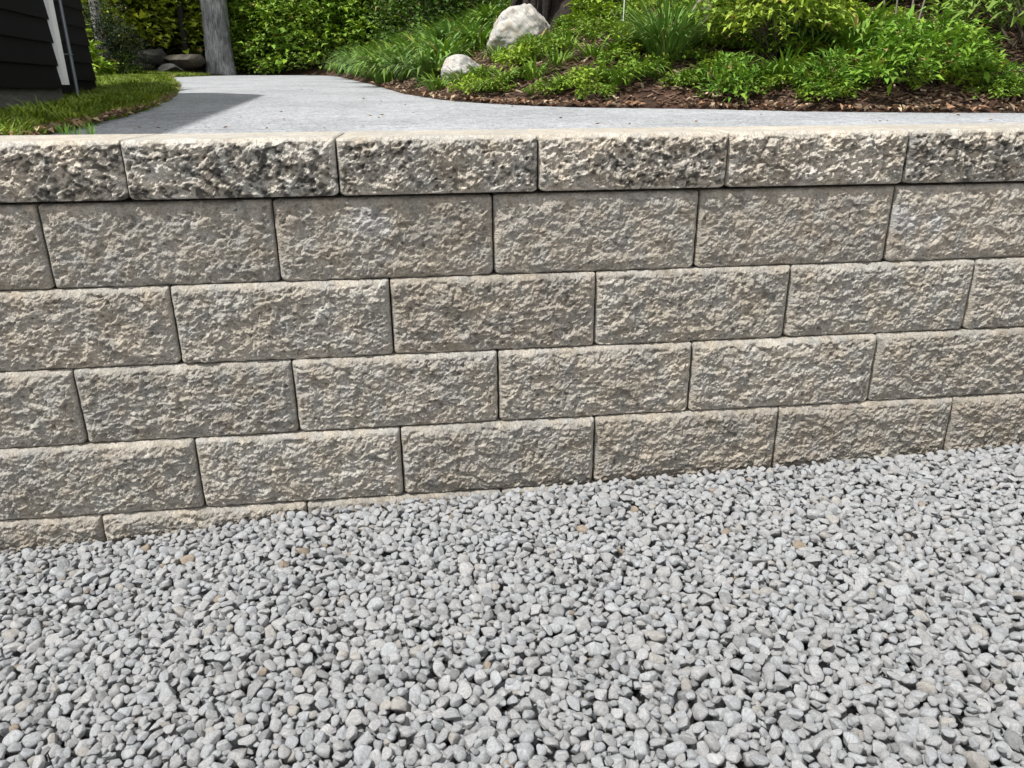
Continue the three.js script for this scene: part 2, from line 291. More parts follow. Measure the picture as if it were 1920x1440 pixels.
{
  const R = rng(77), x0 = -1.05, x1 = 3.35, z0 = 0.05, z1 = 1.3, c = 0.0032, nx = Math.ceil((x1 - x0) / c), nz = Math.ceil((z1 - z0) / c);
  const hm = new Float32Array(nx * nz); const stones = [];
  const base = -0.05; hm.fill(base);                         // heights are relative to the sloping gravel level
  const rest = (x, z, a, b, ch, yaw, write, y) => {
    const co = Math.cos(yaw), si = Math.sin(yaw), i0 = Math.max(0, Math.floor((x - a - x0) / c)), i1 = Math.min(nx - 1, Math.ceil((x + a - x0) / c)), j0 = Math.max(0, Math.floor((z - a - z0) / c)), j1 = Math.min(nz - 1, Math.ceil((z + a - z0) / c));
    let m = -9, sx = 0, sz = 0, sw = 0;
    for (let j = j0; j <= j1; j++) for (let i = i0; i <= i1; i++) {
      const dx = x0 + (i + 0.5) * c - x, dz = z0 + (j + 0.5) * c - z, p = (dx * co + dz * si) / a, q = (-dx * si + dz * co) / b, r2 = p * p + q * q;
      if (r2 >= 1) continue;
      const t = ch * Math.pow(1 - r2 * r2, 0.5), k = j * nx + i;
      if (write) hm[k] = Math.max(hm[k], y + t); else { const hh = hm[k] + t; if (hh > m) m = hh; const dh = hm[k]; sx += dx * dh; sz += dz * dh; sw += dx * dx; }
    }
    return write ? 0 : [m, sw ? sx / sw : 0, sw ? sz / sw : 0];
  };
  const drop = (size, tries) => {
    const a = size / 2, b = a * (0.62 + 0.36 * R()), ch = b * (0.55 + 0.4 * R());
    let best = null;
    for (let k = 0; k < tries; k++) {
      const x = x0 + a * 0.5 + R() * (x1 - x0 - a), z = z0 + a * 0.86 + R() * (z1 - z0 - a * 1.6), yaw = R() * 6.283, [m, gx, gz] = rest(x, z, a, b, ch, yaw);
      if (!best || m < best.m) best = { m, x, z, yaw, gx, gz };
    }
    const y = best.m - ch * 0.34;
    if (y + ch > 0.008) return false;
    rest(best.x, best.z, a, b, ch * 0.94, best.yaw, true, y);
    stones.push({ ...best, y, a, b, ch });
    return true;
  };
  const area = (x1 - x0) * (z1 - z0);
  const size = () => 0.014 + 0.0185 * Math.pow(R(), 1.2);
  for (let k = 0; k < area * 6800; k++) drop(size(), 3);
  for (let k = 0; k < area * 4200; k++) drop(size() * 0.95, 12);
  for (let k = 0; k < area * 1100; k++) drop(0.009 + 0.009 * R(), 16);
  const geos = Array.from({ length: 16 }, (_, i) => stoneGeo(i + 1));
  const tint = () => {
    const r = R(), k = 0.9 + 0.22 * R();
    if (r < 0.006) return [0.4 * k, 0.33 * k, 0.26 * k];
    if (r < 0.03) return [0.46 * k, 0.44 * k, 0.41 * k];
    if (r < 0.075) return [0.3 * k, 0.305 * k, 0.31 * k];
    const b = (R() - 0.35) * 0.02; return [(0.475 - b) * k, 0.48 * k, (0.487 + b) * k];
  };
  const sm = std({ color: lin(1, 1, 1), map: stoneMap, bumpMap: rep(stoneMap, 1.5), bumpScale: 0.0012, roughness: 0.82 });
  const tones = Array.from({ length: 10 }, (_, i) => { const k = 0.88 + 0.025 * i, b = (i % 3 - 1) * 0.008; return std({ color: i === 4 ? lin(0.45, 0.435, 0.41) : i === 7 ? lin(0.36, 0.365, 0.37) : lin((0.475 - b) * k, 0.48 * k, (0.487 + b) * k), map: stoneMap, bumpMap: sm.bumpMap, bumpScale: 0.0012, roughness: 0.82 }); });
  const ground = new THREE.Group();
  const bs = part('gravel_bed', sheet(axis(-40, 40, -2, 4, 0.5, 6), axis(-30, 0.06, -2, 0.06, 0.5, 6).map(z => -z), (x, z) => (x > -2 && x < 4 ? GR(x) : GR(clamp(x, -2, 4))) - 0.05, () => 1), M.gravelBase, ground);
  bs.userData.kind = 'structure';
  const q = new THREE.Quaternion(), e = new THREE.Euler(), mm = new THREE.Matrix4();
  const place = s => {
    const tilt = 0.5; e.set(clamp(s.gz * tilt, -0.4, 0.4) + (R() - 0.5) * 0.6, 0, -clamp(s.gx * tilt, -0.4, 0.4) + (R() - 0.5) * 0.6, 'XZY');
    const t = new THREE.Quaternion().setFromEuler(e); q.setFromAxisAngle(V(0, 1, 0), -s.yaw); t.multiply(q);
    if (R() < 0.5) t.multiply(new THREE.Quaternion().setFromAxisAngle(V(1, 0, 0), Math.PI));
    mm.compose(V(s.x, GR(s.x) + s.y, s.z), t, V(s.a * 1.07, s.ch * 1.1, s.b * 1.07)); return mm;
  };
  const near = stones.filter(s => s.y + s.ch > -0.004 && s.z > 0.3 && s.z < 0.78 && s.x > 0 && s.x < 1.9).sort((p, r) => r.a * r.b - p.a * p.b).slice(0, 300);
  const single = new Set(near);
  near.forEach((s, i) => { const m = part('stone', geos[i % 16], tones[Math.floor(R() * 10)], ground); place(s).decompose(m.position, m.quaternion, m.scale); });
  const loose = new THREE.Group(); loose.name = 'loose_gravel'; loose.userData.kind = 'stuff'; ground.add(loose);
  const lists = geos.map(() => []); stones.forEach((s) => { if (!single.has(s)) lists[Math.floor(R() * 16)].push(s); });
  lists.forEach((l, i) => {
    const im = new THREE.InstancedMesh(geos[i], sm, l.length); im.name = 'loose_stones'; im.userData.kind = 'stuff';
    const cc = new THREE.Color(); l.forEach((s, k) => { im.setMatrixAt(k, place(s)); im.setColorAt(k, cc.setRGB(...tint())); });
    im.castShadow = im.receiveShadow = true; loose.add(im);
  });
  console.log('stones', stones.length);
  top(ground, 'gravel_ground', 'light grey crushed stone gravel at the foot of the wall', 'gravel', null, 'structure');
}

// ---------------------------------------------------------------- dark house with lap siding
{
  const house = new THREE.Group(); house.position.set(-1.035, 0.095, -3.2); house.rotation.y = 0.06;
  const base = 0.15, eave = 1.97, len = 2.95, wid = 2.5, pitch = 1.39, ex = 0.1;
  const box = (w, h, d, x, y, z) => new THREE.BoxGeometry(w, h, d).translate(x, y, z);
  part('foundation', box(wid, 0.5, len, -wid / 2 - 0.02, base - 0.25, len / 2), M.foundation, house);
  const sh = new THREE.Shape(); sh.moveTo(-wid, base); sh.lineTo(-0.02, base); sh.lineTo(-0.02, eave - 0.05); sh.lineTo(-wid / 2, eave - 0.05 + pitch * wid / 2); sh.lineTo(-wid, eave - 0.05); sh.closePath();
  part('wall', new THREE.ExtrudeGeometry(sh, { depth: len - 0.01, bevelEnabled: false }).translate(0, 0, 0.005), M.siding, house);
  const bh = 0.115;
  for (let k = 0; base + (k + 1) * bh < eave + 0.05; k++) {
    const g = new THREE.Shape(); const y = base + k * bh - 0.01; g.moveTo(-0.02, y); g.lineTo(0.012, y); g.lineTo(0.012, y + 0.004); g.lineTo(0.0, y + bh + 0.004); g.lineTo(-0.02, y + bh + 0.004); g.closePath();
    part('siding_board', new THREE.ExtrudeGeometry(g, { depth: len - 0.07, bevelEnabled: false }).translate(0, 0, 0.07), M.siding, house);
  }
  part('corner_board', box(0.05, eave - base - 0.02, 0.075, 0.0, (eave + base) / 2, 0.032), M.white, house);
  const pipe = part('conduit_pipe', new THREE.CylinderGeometry(0.011, 0.011, eave - base + 0.06, 12).translate(0.027, (eave + base) / 2 - 0.04, -0.1), M.pipe, house);
  for (const y of [0.32, 0.6, 0.95, 1.4]) part('pipe_clamp', mergeGeometries([new THREE.TorusGeometry(0.013, 0.004, 6, 12).rotateX(Math.PI / 2).translate(0.027, y, -0.1), new THREE.CylinderGeometry(0.004, 0.004, 0.1, 8).rotateX(Math.PI / 2).rotateY(-0.5).translate(0.002, y, -0.05)]), M.pipe, pipe);
  for (const sd of [0, 1]) {
    const s = new THREE.Shape(), xr = -wid / 2, yr = eave + pitch * wid / 2; const X = v => sd ? -wid - v : v; 
    s.moveTo(X(ex), eave - pitch * ex); s.lineTo(xr, yr); s.lineTo(xr, yr + 0.07); s.lineTo(X(ex), eave - pitch * ex + 0.07); s.closePath();
    part('roof_slope', new THREE.ExtrudeGeometry(s, { depth: len + 0.12, bevelEnabled: false }).translate(0, 0, 0.05), M.roof, house);
  }
  const rx = -0.27, rl = 1.45, rh = 1.02;                       // lower rear part, set back
  part('rear_wall', box(1.6, rh - 0.06, rl, rx - 0.82, 0.06 + rh / 2 + 0.03, -rl / 2 + 0.004), M.siding, house);
  for (let k = 0; k < 9; k++) {
    const g = new THREE.Shape(), y = 0.085 + k * bh; g.moveTo(rx - 0.02, y); g.lineTo(rx + 0.012, y); g.lineTo(rx + 0.012, y + 0.004); g.lineTo(rx, y + bh + 0.004); g.lineTo(rx - 0.02, y + bh + 0.004); g.closePath();
    part('siding_board', new THREE.ExtrudeGeometry(g, { depth: rl, bevelEnabled: false }).translate(0, 0, -rl), M.siding, house);
  }
  part('rear_roof', new THREE.BoxGeometry(1.75, 0.05, rl + 0.02).rotateZ(-0.12).translate(rx - 0.8, 0.06 + rh + 0.17, -rl / 2 - 0.02), M.roof, house);
  top(house, 'house', 'house with black lap siding, white corner board and thin grey pipe', 'house');
}

// ---------------------------------------------------------------- foliage builders
class Leaves {
  constructor() { this.p = []; this.c = []; this.i = []; }
  leaf(o, dir, up, l, w, col, droop = 0.2, fold = 0.25) {
    const side = V().crossVectors(dir, up).normalize(), n = V().crossVectors(side, dir).normalize(), b = this.p.length / 3;
    const P = (a, s, h) => { const q = o.clone().addScaledVector(dir, a * l).addScaledVector(side, s * w).addScaledVector(n, h); this.p.push(q.x, q.y, q.z); this.c.push(...col); };
    P(0, 0, 0); P(0.45, -0.5, fold * w); P(0.5, 0, 0); P(0.45, 0.5, fold * w); P(1, 0, -droop * l);
    this.i.push(b, b + 1, b + 2, b, b + 2, b + 3, b + 1, b + 4, b + 2, b + 2, b + 4, b + 3);
  }
  blade(o, az, el, l, w, bend, col, seg = 4) {
    const b = this.p.length / 3; let x = 0, y = 0, e = el; const ca = Math.cos(az), sa = Math.sin(az), st = l / seg;
    for (let k = 0; k <= seg; k++) {
      const t = k / seg, ww = w * 0.5 * (k === seg ? 0.04 : 0.55 + 0.9 * t * (1 - t) * 2) ;
      this.p.push(o.x + ca * x - sa * ww, o.y + y, o.z + sa * x + ca * ww, o.x + ca * x + sa * ww, o.y + y, o.z + sa * x - ca * ww);
      this.c.push(...col, ...col);
      x += Math.cos(e) * st; y += Math.sin(e) * st; e -= bend / seg;
      if (k) this.i.push(b + 2 * k - 2, b + 2 * k - 1, b + 2 * k, b + 2 * k - 1, b + 2 * k + 1, b + 2 * k);
    }
  }
  geo() { return geom(this.p, this.i, null, this.c); }
}
const vary = (R, c, a = 0.22, y = 0.12) => { const k = 1 + (R() - 0.5) * 2 * a, t = (R() - 0.5) * 2 * y; return [c[0] * k * (1 + t), c[1] * k, c[2] * k * (1 - t)]; };
function rdir(R, up = 0) { const a = R() * 6.283, z = lerp(-1, 1, R()); const r = Math.sqrt(1 - z * z); return V(r * Math.cos(a), z + up, r * Math.sin(a)).normalize(); }
function tubeGeo(pts, r0, r1, seg = 6) {
  const cv = new THREE.CatmullRomCurve3(pts), n = Math.max(4, pts.length * 2), g = new THREE.TubeGeometry(cv, n, 1, seg, false), p = g.attributes.position;
  for (let k = 0; k <= n; k++) { const c = cv.getPointAt(k / n), r = lerp(r0, r1, k / n); for (let i = 0; i <= seg; i++) { const a = k * (seg + 1) + i; p.setXYZ(a, c.x + (p.getX(a) - c.x) * r, c.y + (p.getY(a) - c.y) * r, c.z + (p.getZ(a) - c.z) * r); } }
  g.deleteAttribute('uv'); g.computeVertexNormals(); return g;
}
// a shrub: stems that fork out to clusters, and leaves set round every cluster
function shrubGeo(seed, o) {
  const R = rng(seed), L = new Leaves(), stems = [], cl = [];
  for (let k = 0; k < o.clusters; k++) {
    let v; do { v = V(R() * 2 - 1, R(), R() * 2 - 1); } while (v.x * v.x + v.z * v.z + (v.y * 1.0) ** 2 > 1 || v.length() < (o.hollow ?? 0.35));
    const lump = 1 + 0.22 * noise(v.x * 2.2 + seed, v.y * 2.2, v.z * 2.2);
    cl.push(V(v.x * o.rx * lump, o.lift + v.y * (o.h - o.lift) * lump, v.z * (o.rz ?? o.rx) * lump));
  }
  const ns = Math.min(o.stems ?? 14, cl.length);
  for (let k = 0; k < ns; k++) { const c = cl[Math.floor(k * cl.length / ns)], s = V((R() - 0.5) * o.rx * 0.25, 0, (R() - 0.5) * o.rx * 0.25), m = s.clone().lerp(c, 0.5).add(V(0, o.h * 0.08, 0)); stems.push(tubeGeo([s, m, c], o.stemR ?? 0.008, (o.stemR ?? 0.008) * 0.35, 5)); }
  for (const c of cl) {
    const out = V(c.x / o.rx, (c.y - o.lift) / o.h * 0.8 + 0.3, c.z / (o.rz ?? o.rx)).normalize(), tone = vary(R, o.color, o.clusterVary ?? 0.15, 0.1);
    for (let k = 0; k < o.leaves; k++) {
      const d = rdir(R, 0.25).addScaledVector(out, 0.9).normalize(), p = c.clone().addScaledVector(rdir(R), o.spread * Math.cbrt(R()));
      const up = V((R() - 0.5) * 0.8, 1, (R() - 0.5) * 0.8).normalize();
      if (Math.abs(d.dot(up)) > 0.94) continue;
      d.y *= o.flat ?? 0.5; d.normalize();
      const l = o.leaf * (0.65 + 0.6 * R()); L.leaf(p, d, up, l, l * (o.ratio ?? 0.5) * (0.85 + 0.3 * R()), R() < 0.015 ? vary(R, [0.3, 0.21, 0.07], 0.3, 0.1) : vary(R, tone, 0.2, 0.1), (o.droop ?? 0.2) + 0.3 * (R() - 0.3), 0.25);
    }
  }
  return { leaves: L.geo(), stems: mergeGeometries(stems) };
}
function bladeClump(seed, n, r, l, w, color, o = {}) {
  const R = rng(seed), L = new Leaves();
  for (let k = 0; k < n; k++) {
    const a = R() * 6.283, q = r * Math.sqrt(R()) * 0.7, az = a + (R() - 0.5) * 1.2, t = q / r;
    L.blade(V(Math.cos(a) * q, -0.004, Math.sin(a) * q), az, lerp(o.e0 ?? 1.45, o.e1 ?? 0.7, t * 0.7 + R() * 0.3), l * (0.6 + 0.5 * R()), w * (0.75 + 0.5 * R()), (o.bend ?? 1.5) * (0.5 + R()), color[0] < 0.9 && R() < 0.045 ? vary(R, [0.36, 0.29, 0.11], 0.25, 0.1) : vary(R, color, 0.3, 0.15), o.seg ?? 4);
  }
  return L.geo();
}
const HUES = { strap: [0.17, 0.3, 0.028], blue: [0.15, 0.27, 0.05], bright: [0.26, 0.38, 0.03], mid: [0.17, 0.28, 0.022], deep: [0.08, 0.15, 0.02], yellow: [0.31, 0.41, 0.045], dark: [0.022, 0.04, 0.012], lawn: [0.135, 0.225, 0.016] };
function plant(name, label, category, group, geos, x, z, s = 1, turn = 0, sy = s, y) {
  const g = new THREE.Group();
  g.position.set(x, y ?? groundHeight(x, z), z); g.rotation.y = turn; g.scale.set(s, sy, s);
  if (geos.stems) part('stems', geos.stems, M.stem, g);
  part('foliage', geos.leaves || geos, geos.leaves ? M.leaf : M.blade, g, 'stuff');
  return top(g, name, label, category, group);
}

// ---------------------------------------------------------------- boulders and rocks
function rockGeo(seed, sx, sy, sz, color, o = {}) {
  const R = rng(seed), g = mergeVertices(new THREE.IcosahedronGeometry(1, o.detail ?? 22).deleteAttribute('uv').deleteAttribute('normal'), 1e-4), p = g.attributes.position, planes = [], col = [], uv = [];
  for (let i = 0; i < (o.n ?? 12); i++) { const z = R() * 1.7 - 0.6, a = R() * 6.283, r = Math.sqrt(Math.max(0, 1 - z * z)); planes.push([r * Math.cos(a), z, r * Math.sin(a), (o.low ?? 0.66) + R() * 0.32]); }
  const kk = o.sharp ?? 22;
  for (let i = 0; i < p.count; i++) {
    const v = V(p.getX(i), p.getY(i), p.getZ(i)).normalize(); let t = 0;
    for (const q of planes) { const d = v.x * q[0] + v.y * q[1] + v.z * q[2]; if (d > 0.1) t += Math.pow(d / q[3], kk); }
    let r = Math.pow(t + 1, -1 / kk) * (1 + (o.lump ?? 0.1) * fbm(v.x * 1.7, v.y * 1.7, v.z * 1.7 + seed, 4));
    const cr = Math.abs(noise(v.x * 2.6 + seed, v.y * 2.6, v.z * 2.6)); r -= 0.03 * (1 - sstep(0, 0.05, cr));
    const x = v.x * r * sx, y = v.y * r * sy, z = v.z * r * sz; p.setXYZ(i, x, y, z); uv.push(x + y * 0.6 + 3, z + y * 0.7 + 3);
    const m = 1 + 0.22 * fbm(v.x * 5, v.y * 5, v.z * 5 + seed * 2, 3), gy = sstep(0.05, 0.3, fbm(v.x * 3.4 + 5, v.y * 3.4, v.z * 3.4 + seed, 3)) * (o.grey ?? 0.35), ye = sstep(0.1, 0.3, fbm(v.x * 4 + 9, v.y * 4, v.z * 4, 3)) * (o.rust ?? 0.15);
    col.push(color[0] * m * (1 - gy), color[1] * m * (1 - gy - ye * 0.25), color[2] * m * (1 - gy * 0.95 - ye * 0.6));
  }
  g.setAttribute('uv', new THREE.Float32BufferAttribute(uv, 2)); g.setAttribute('color', new THREE.Float32BufferAttribute(col, 3)); g.computeVertexNormals(); return g;
}
function rock(name, label, geo, x, y, z, turn, cat = 'boulder', group) { const m = new THREE.Mesh(geo, M.boulder); m.position.set(x, y, z); m.rotation.y = turn; return top(m, name, label, cat, group); }
{
  const W = [0.7, 0.672, 0.62];
  rock('boulder', 'large rounded white boulder with grey cracks on the mulch slope', rockGeo(33, 0.225, 0.2, 0.18, W, { n: 12, sharp: 20, lump: 0.22, low: 0.72, grey: 0.4, rust: 0.3 }), 1.58, bedHeight(1.58, -3.7) + 0.06, -3.7, 0.5);
  rock('boulder', 'smaller low white boulder streaked with grey beside the path', rockGeo(19, 0.16, 0.092, 0.12, W, { n: 9, sharp: 26, grey: 0.4, rust: 0.25, lump: 0.16 }), 1.19, bedHeight(1.19, -3.28) + 0.035, -3.28, 1.2);
  const D = [0.075, 0.073, 0.07];
  const spots = [[-3.42, -11.9, 0.27, 0.11, 0.25, 0.1, 'flat dark rock leaning at the end of the rock pile'], [-3.2, -12.1, 0.32, 0.16, 0.28, 0.24, 'large dark slab on top of the rock pile'], [-2.86, -11.9, 0.2, 0.1, 0.2, 0.05, 'squat dark rock at the foot of the pile'], [-2.72, -12.2, 0.33, 0.14, 0.26, 0.2, 'long brown rock of the pile beside the grey tree trunk']];
  spots.forEach(([x, z, a, b, c, dy, l], i) => rock('rock', l, rockGeo(40 + i, a, b, c, i === 3 ? [0.14, 0.12, 0.095] : D, { detail: 14, sharp: 46, n: 8, low: 0.5 }), x, groundHeight(x, z) + dy, z, i * 1.3, 'rock', 'dark rocks piled by the wood'));
  rock('rock', 'small pinkish rock half hidden between ornamental grass and yellow shrub', rockGeo(61, 0.06, 0.09, 0.06, [0.4, 0.3, 0.27], { detail: 10 }), 2.44, bedHeight(2.44, -2.69) + 0.04, -2.69, 0.3, 'rock');
}

// ---------------------------------------------------------------- trees
function trunkGeo(seed, h, r0, r1, flare, color, o = {}) {
  const nx = o.nx ?? 56, ny = o.ny ?? 90, pos = [], uv = [], col = [], idx = [];
  for (let j = 0; j <= ny; j++) for (let i = 0; i <= nx; i++) {
    const t = Math.pow(j / ny, 1.5), y = t * h, a = i / nx * Math.PI * 2, cx = Math.cos(a), cz = Math.sin(a);
    let r = lerp(r0, r1, t) + flare * r0 * Math.exp(-y / (r0 * 1.1)) * (1 + 0.45 * noise(cx * 1.6, cz * 1.6, seed));
    const ri = noise(cx * r0 * 26, cz * r0 * 26, y * 1.6 + seed * 3), fi = fbm(cx * r0 * 60, cz * r0 * 60, y * 9 + seed, 2);
    r += (o.bark ?? 0.016) * (0.6 * (0.35 - Math.abs(ri)) + 0.5 * fi);
    const lean = (o.lean ?? 0) * y, wob = 0.03 * noise(0.3, y * 0.6, seed) * Math.min(1, y);
    pos.push(cx * r + lean + wob, y - 0.1, cz * r + wob); uv.push(i / nx * 2, y * 0.8);
    const k = 1 + 0.35 * fbm(cx * 2, y * 2.3, cz * 2 + seed, 3); col.push(color[0] * k, color[1] * k, color[2] * k);
  }
  for (let j = 0; j < ny; j++) for (let i = 0; i < nx; i++) { const a = j * (nx + 1) + i, b = a + nx + 1; idx.push(a, b, a + 1, a + 1, b, b + 1); }
  return geom(pos, idx, uv, col);
}
function crownGeo(seed, o) {
  const R = rng(seed), L = new Leaves(), limbs = [];
  for (let k = 0; k < o.clusters; k++) {
    let v; do { v = V(R() * 2 - 1, R() * 2 - 1, R() * 2 - 1); } while (v.length() > 1 || v.length() < 0.3);
    const c = V(v.x * o.r, o.y + v.y * o.ry, v.z * o.r), tone = vary(R, o.color, 0.2, 0.1);
    if (k % 9 === 0) limbs.push(tubeGeo([V(0, o.y - o.ry * 0.9, 0), V(c.x * 0.4, lerp(o.y - o.ry * 0.7, c.y, 0.5), c.z * 0.4), c], o.limb ?? 0.05, 0.012, 6));
    for (let q = 0; q < o.leaves; q++) { const d = rdir(R, -0.1), up = V((R() - 0.5), 1, (R() - 0.5)).normalize(); d.y *= 0.45; d.normalize(); if (Math.abs(d.dot(up)) > 0.94) continue; const l = o.leaf * (0.7 + 0.6 * R()); L.leaf(c.clone().addScaledVector(rdir(R), o.spread * Math.cbrt(R())), d, up, l, l * 0.7, vary(R, tone, 0.15, 0.08), 0.25, 0.2); }
  }
  return { leaves: L.geo(), limbs: mergeGeometries(limbs) };
}
function tree(name, label, x, z, trunk, crown, s = 1, group, turn = 0) {
  const g = new THREE.Group(); g.position.set(x, groundHeight(x, z), z);
  part('trunk', trunk, M.bark, g);
  if (crown) { const c = part('crown', crown.leaves, M.leaf, g, 'stuff'); c.scale.setScalar(s); c.rotation.y = turn; const l = part('limbs', crown.limbs, M.stem, g); l.scale.setScalar(s); l.rotation.y = turn; }
  return top(g, name, label, 'tree', group);
}
const crownA = crownGeo(11, { clusters: 330, leaves: 22, r: 2.4, ry: 1.8, y: 5.3, leaf: 0.17, spread: 0.4, color: HUES.mid });
const crownB = crownGeo(12, { clusters: 260, leaves: 22, r: 2.1, ry: 1.7, y: 4.6, leaf: 0.16, spread: 0.38, color: HUES.bright });
const crownHigh = crownGeo(13, { clusters: 260, leaves: 20, r: 2.0, ry: 1.6, y: 9.5, leaf: 0.17, spread: 0.4, color: HUES.mid, limb: 0.07 });
tree('grey_tree', 'tree with thick grey ridged trunk at the far end of the path', -2.24, -12.5, trunkGeo(3, 9.5, 0.205, 0.13, 0.28, [0.46, 0.46, 0.475], { bark: 0.03, ny: 150 }), crownHigh);
tree('pale_tree', 'slim pale bare trunk behind the dark evergreen bush', -3.6, -11.2, trunkGeo(5, 4.2, 0.075, 0.05, 0.1, [0.62, 0.61, 0.58], { nx: 28, ny: 80, bark: 0.008 }), null);
const thin = trunkGeo(6, 8.8, 0.05, 0.03, 0.2, [0.075, 0.068, 0.06], { nx: 18, ny: 40, bark: 0.008 }), thick = trunkGeo(7, 6, 0.11, 0.08, 0.2, [0.1, 0.09, 0.08], { nx: 24, ny: 50 });
[[-3.35, -13.2, thin], [-3.0, -13.6, thin], [-2.85, -12.9, thin], [-1.2, -14.6, thin], [0.6, -16, thick], [2.6, -15.2, thick], [4.3, -9.5, thick], [5.6, -8, thick], [3.6, -7.4, thin], [7.2, -10.5, thick], [-0.6, -17.5, thick], [-6.4, -13, thick]].forEach(([x, z, t], i) =>
  tree('woodland_tree', t === thin ? 'slender dark tree trunk standing in the leafy wood' : 'dark woodland tree deep behind the shrubs', x, z, t, t === thin ? (i < 3 ? null : crownHigh) : i % 2 ? crownA : crownB, t === thin ? 0.9 : 0.9 + 0.12 * (i % 3), t === thin ? 'slender dark trunks at the edge of the wood' : 'dark trees of the wood', i * 1.1));
tree('slim_tree', 'slim grey trunk rising behind the ornamental grass', 2.5, -3.3, trunkGeo(8, 4.5, 0.045, 0.035, 0.2, [0.17, 0.165, 0.16], { nx: 20, ny: 40, bark: 0.006 }), crownGeo(14, { clusters: 90, leaves: 20, r: 1.05, ry: 0.7, y: 3.1, leaf: 0.09, spread: 0.2, color: HUES.mid, limb: 0.02 }));  // unseen crown, added low to cast shade on the shrubs behind

// ---------------------------------------------------------------- wood edge shrubs
const broad = [0, 1, 2].map(i => shrubGeo(200 + i, { clusters: 330, leaves: 13, rx: 1.15, h: 2.3, lift: 0.0, leaf: 0.15, ratio: 0.62, spread: 0.2, color: [0.2, 0.32, 0.026], stems: 16, stemR: 0.022, hollow: 0.25, flat: 0.4, clusterVary: 0.3 }));
const maple = [0, 1].map(i => shrubGeo(210 + i, { clusters: 260, leaves: 12, rx: 1.2, h: 2.6, lift: 0.35, leaf: 0.16, ratio: 0.8, spread: 0.24, color: [0.4, 0.48, 0.035], stems: 14, stemR: 0.02, hollow: 0.2, flat: 0.3, clusterVary: 0.3 }));
const dense = shrubGeo(220, { clusters: 340, leaves: 12, rx: 1.5, h: 2.8, lift: 0.05, leaf: 0.14, ratio: 0.55, spread: 0.26, color: HUES.deep, stems: 16, stemR: 0.025, hollow: 0.15, clusterVary: 0.3 });  // deep leaf hue stands in for shade where sun reaches the nearer shrubs
[[-1.75, -13.4, 0.75, 0], [-1.15, -12.9, 0.7, 2], [-0.45, -12.5, 0.75, 1], [0.3, -12.6, 0.9, 2], [-0.6, -14.8, 1.25, 0], [-1.9, -15, 1.2, 1]].forEach(([x, z, s, k], i) => plant('green_shrub', 'round-leaved green shrub at the end of the path', 'shrub', 'shrubs closing the end of the path', broad[k], x, z, s, i * 1.7));
[[-4.3, -12.2, 0.7, 0], [-3.5, -13.3, 0.85, 1], [-5.4, -13, 1.0, 1], [-2.2, -14.4, 0.95, 0], [-4.5, -14.2, 1.1, 0], [-2.9, -14.9, 1.1, 1], [-6.4, -11.6, 0.9, 0]].forEach(([x, z, s, k], i) => plant('maple_shrub', 'yellow-green broadleaf sapling at the edge of the wood', 'shrub', 'yellow-green saplings at the wood edge', maple[k], x, z, s, i * 2.3));
[[1.2, -15.5, 1.2], [2.4, -13.5, 1.2], [3.9, -11.5, 1.15], [5.2, -10, 1.1], [6.5, -8.5, 1.1], [3.6, -8.6, 0.8], [4.6, -6.6, 0.85], [5.6, -5.2, 0.85], [-6.5, -15, 1.2], [-3.6, -17, 1.4], [-1.6, -17, 1.4], [3.8, -4.4, 0.5], [3.3, -4.9, 0.45], [4.6, -3.7, 0.5], [5.6, -3.2, 0.6], [4.3, -2.9, 0.32], [2.9, -4.1, 0.3], [3.4, -2.7, 0.27], [3.0, -2.75, 0.25], [3.8, -2.5, 0.3], [2.7, -2.95, 0.22], [3.2, -3.3, 0.34], [4.0, -3.4, 0.32], [2.2, -3.9, 0.16], [2.3, -5.6, 0.5], [1.2, -8.5, 0.5], [7.4, -6, 1.1]].forEach(([x, z, s], i) => plant('dark_shrub', 'dense shrub coloured dark green for the shade of the wood', 'shrub', 'dark shrubs of the wood', dense, x, z, s, i * 1.9));
{ // the far wood, one mass
  const R = rng(909), L = new Leaves(); for (let k = 0; k < 34; k++) { const d = rdir(R); d.y *= 0.4; d.normalize(); const l = 0.2 * (0.7 + 0.6 * R()); L.leaf(rdir(R).multiplyScalar(0.55 * Math.cbrt(R())), d, V(0.1, 1, 0.1).normalize(), l, l * 0.65, vary(R, HUES.deep, 0.3, 0.12), 0.25, 0.2); }
  const n = 5200, im = new THREE.InstancedMesh(L.geo(), M.leaf, n), q = new THREE.Quaternion(), m = new THREE.Matrix4(), cc = new THREE.Color();
  for (let k = 0; k < n; k++) {
    const x = -14 + 34 * R(), dz = 4.5 * R(), z = -17.5 + Math.max(0, (x - 2) * 0.55) - dz, y = PLANE(z) + (x > 0 ? 0.8 : 0.1) + 5.4 * Math.pow(R(), 1.25);
    q.setFromAxisAngle(V(0, 1, 0), R() * 6.283); const s = 0.8 + 0.8 * R(); m.compose(V(x, y, z), q, V(s, s, s)); im.setMatrixAt(k, m); const t = 0.7 + 0.7 * R(); im.setColorAt(k, cc.setRGB(t, t, t));
  }
  top(im, 'woodland', 'dark leafy wood closing the view behind the garden', 'wood', null, 'stuff');
}
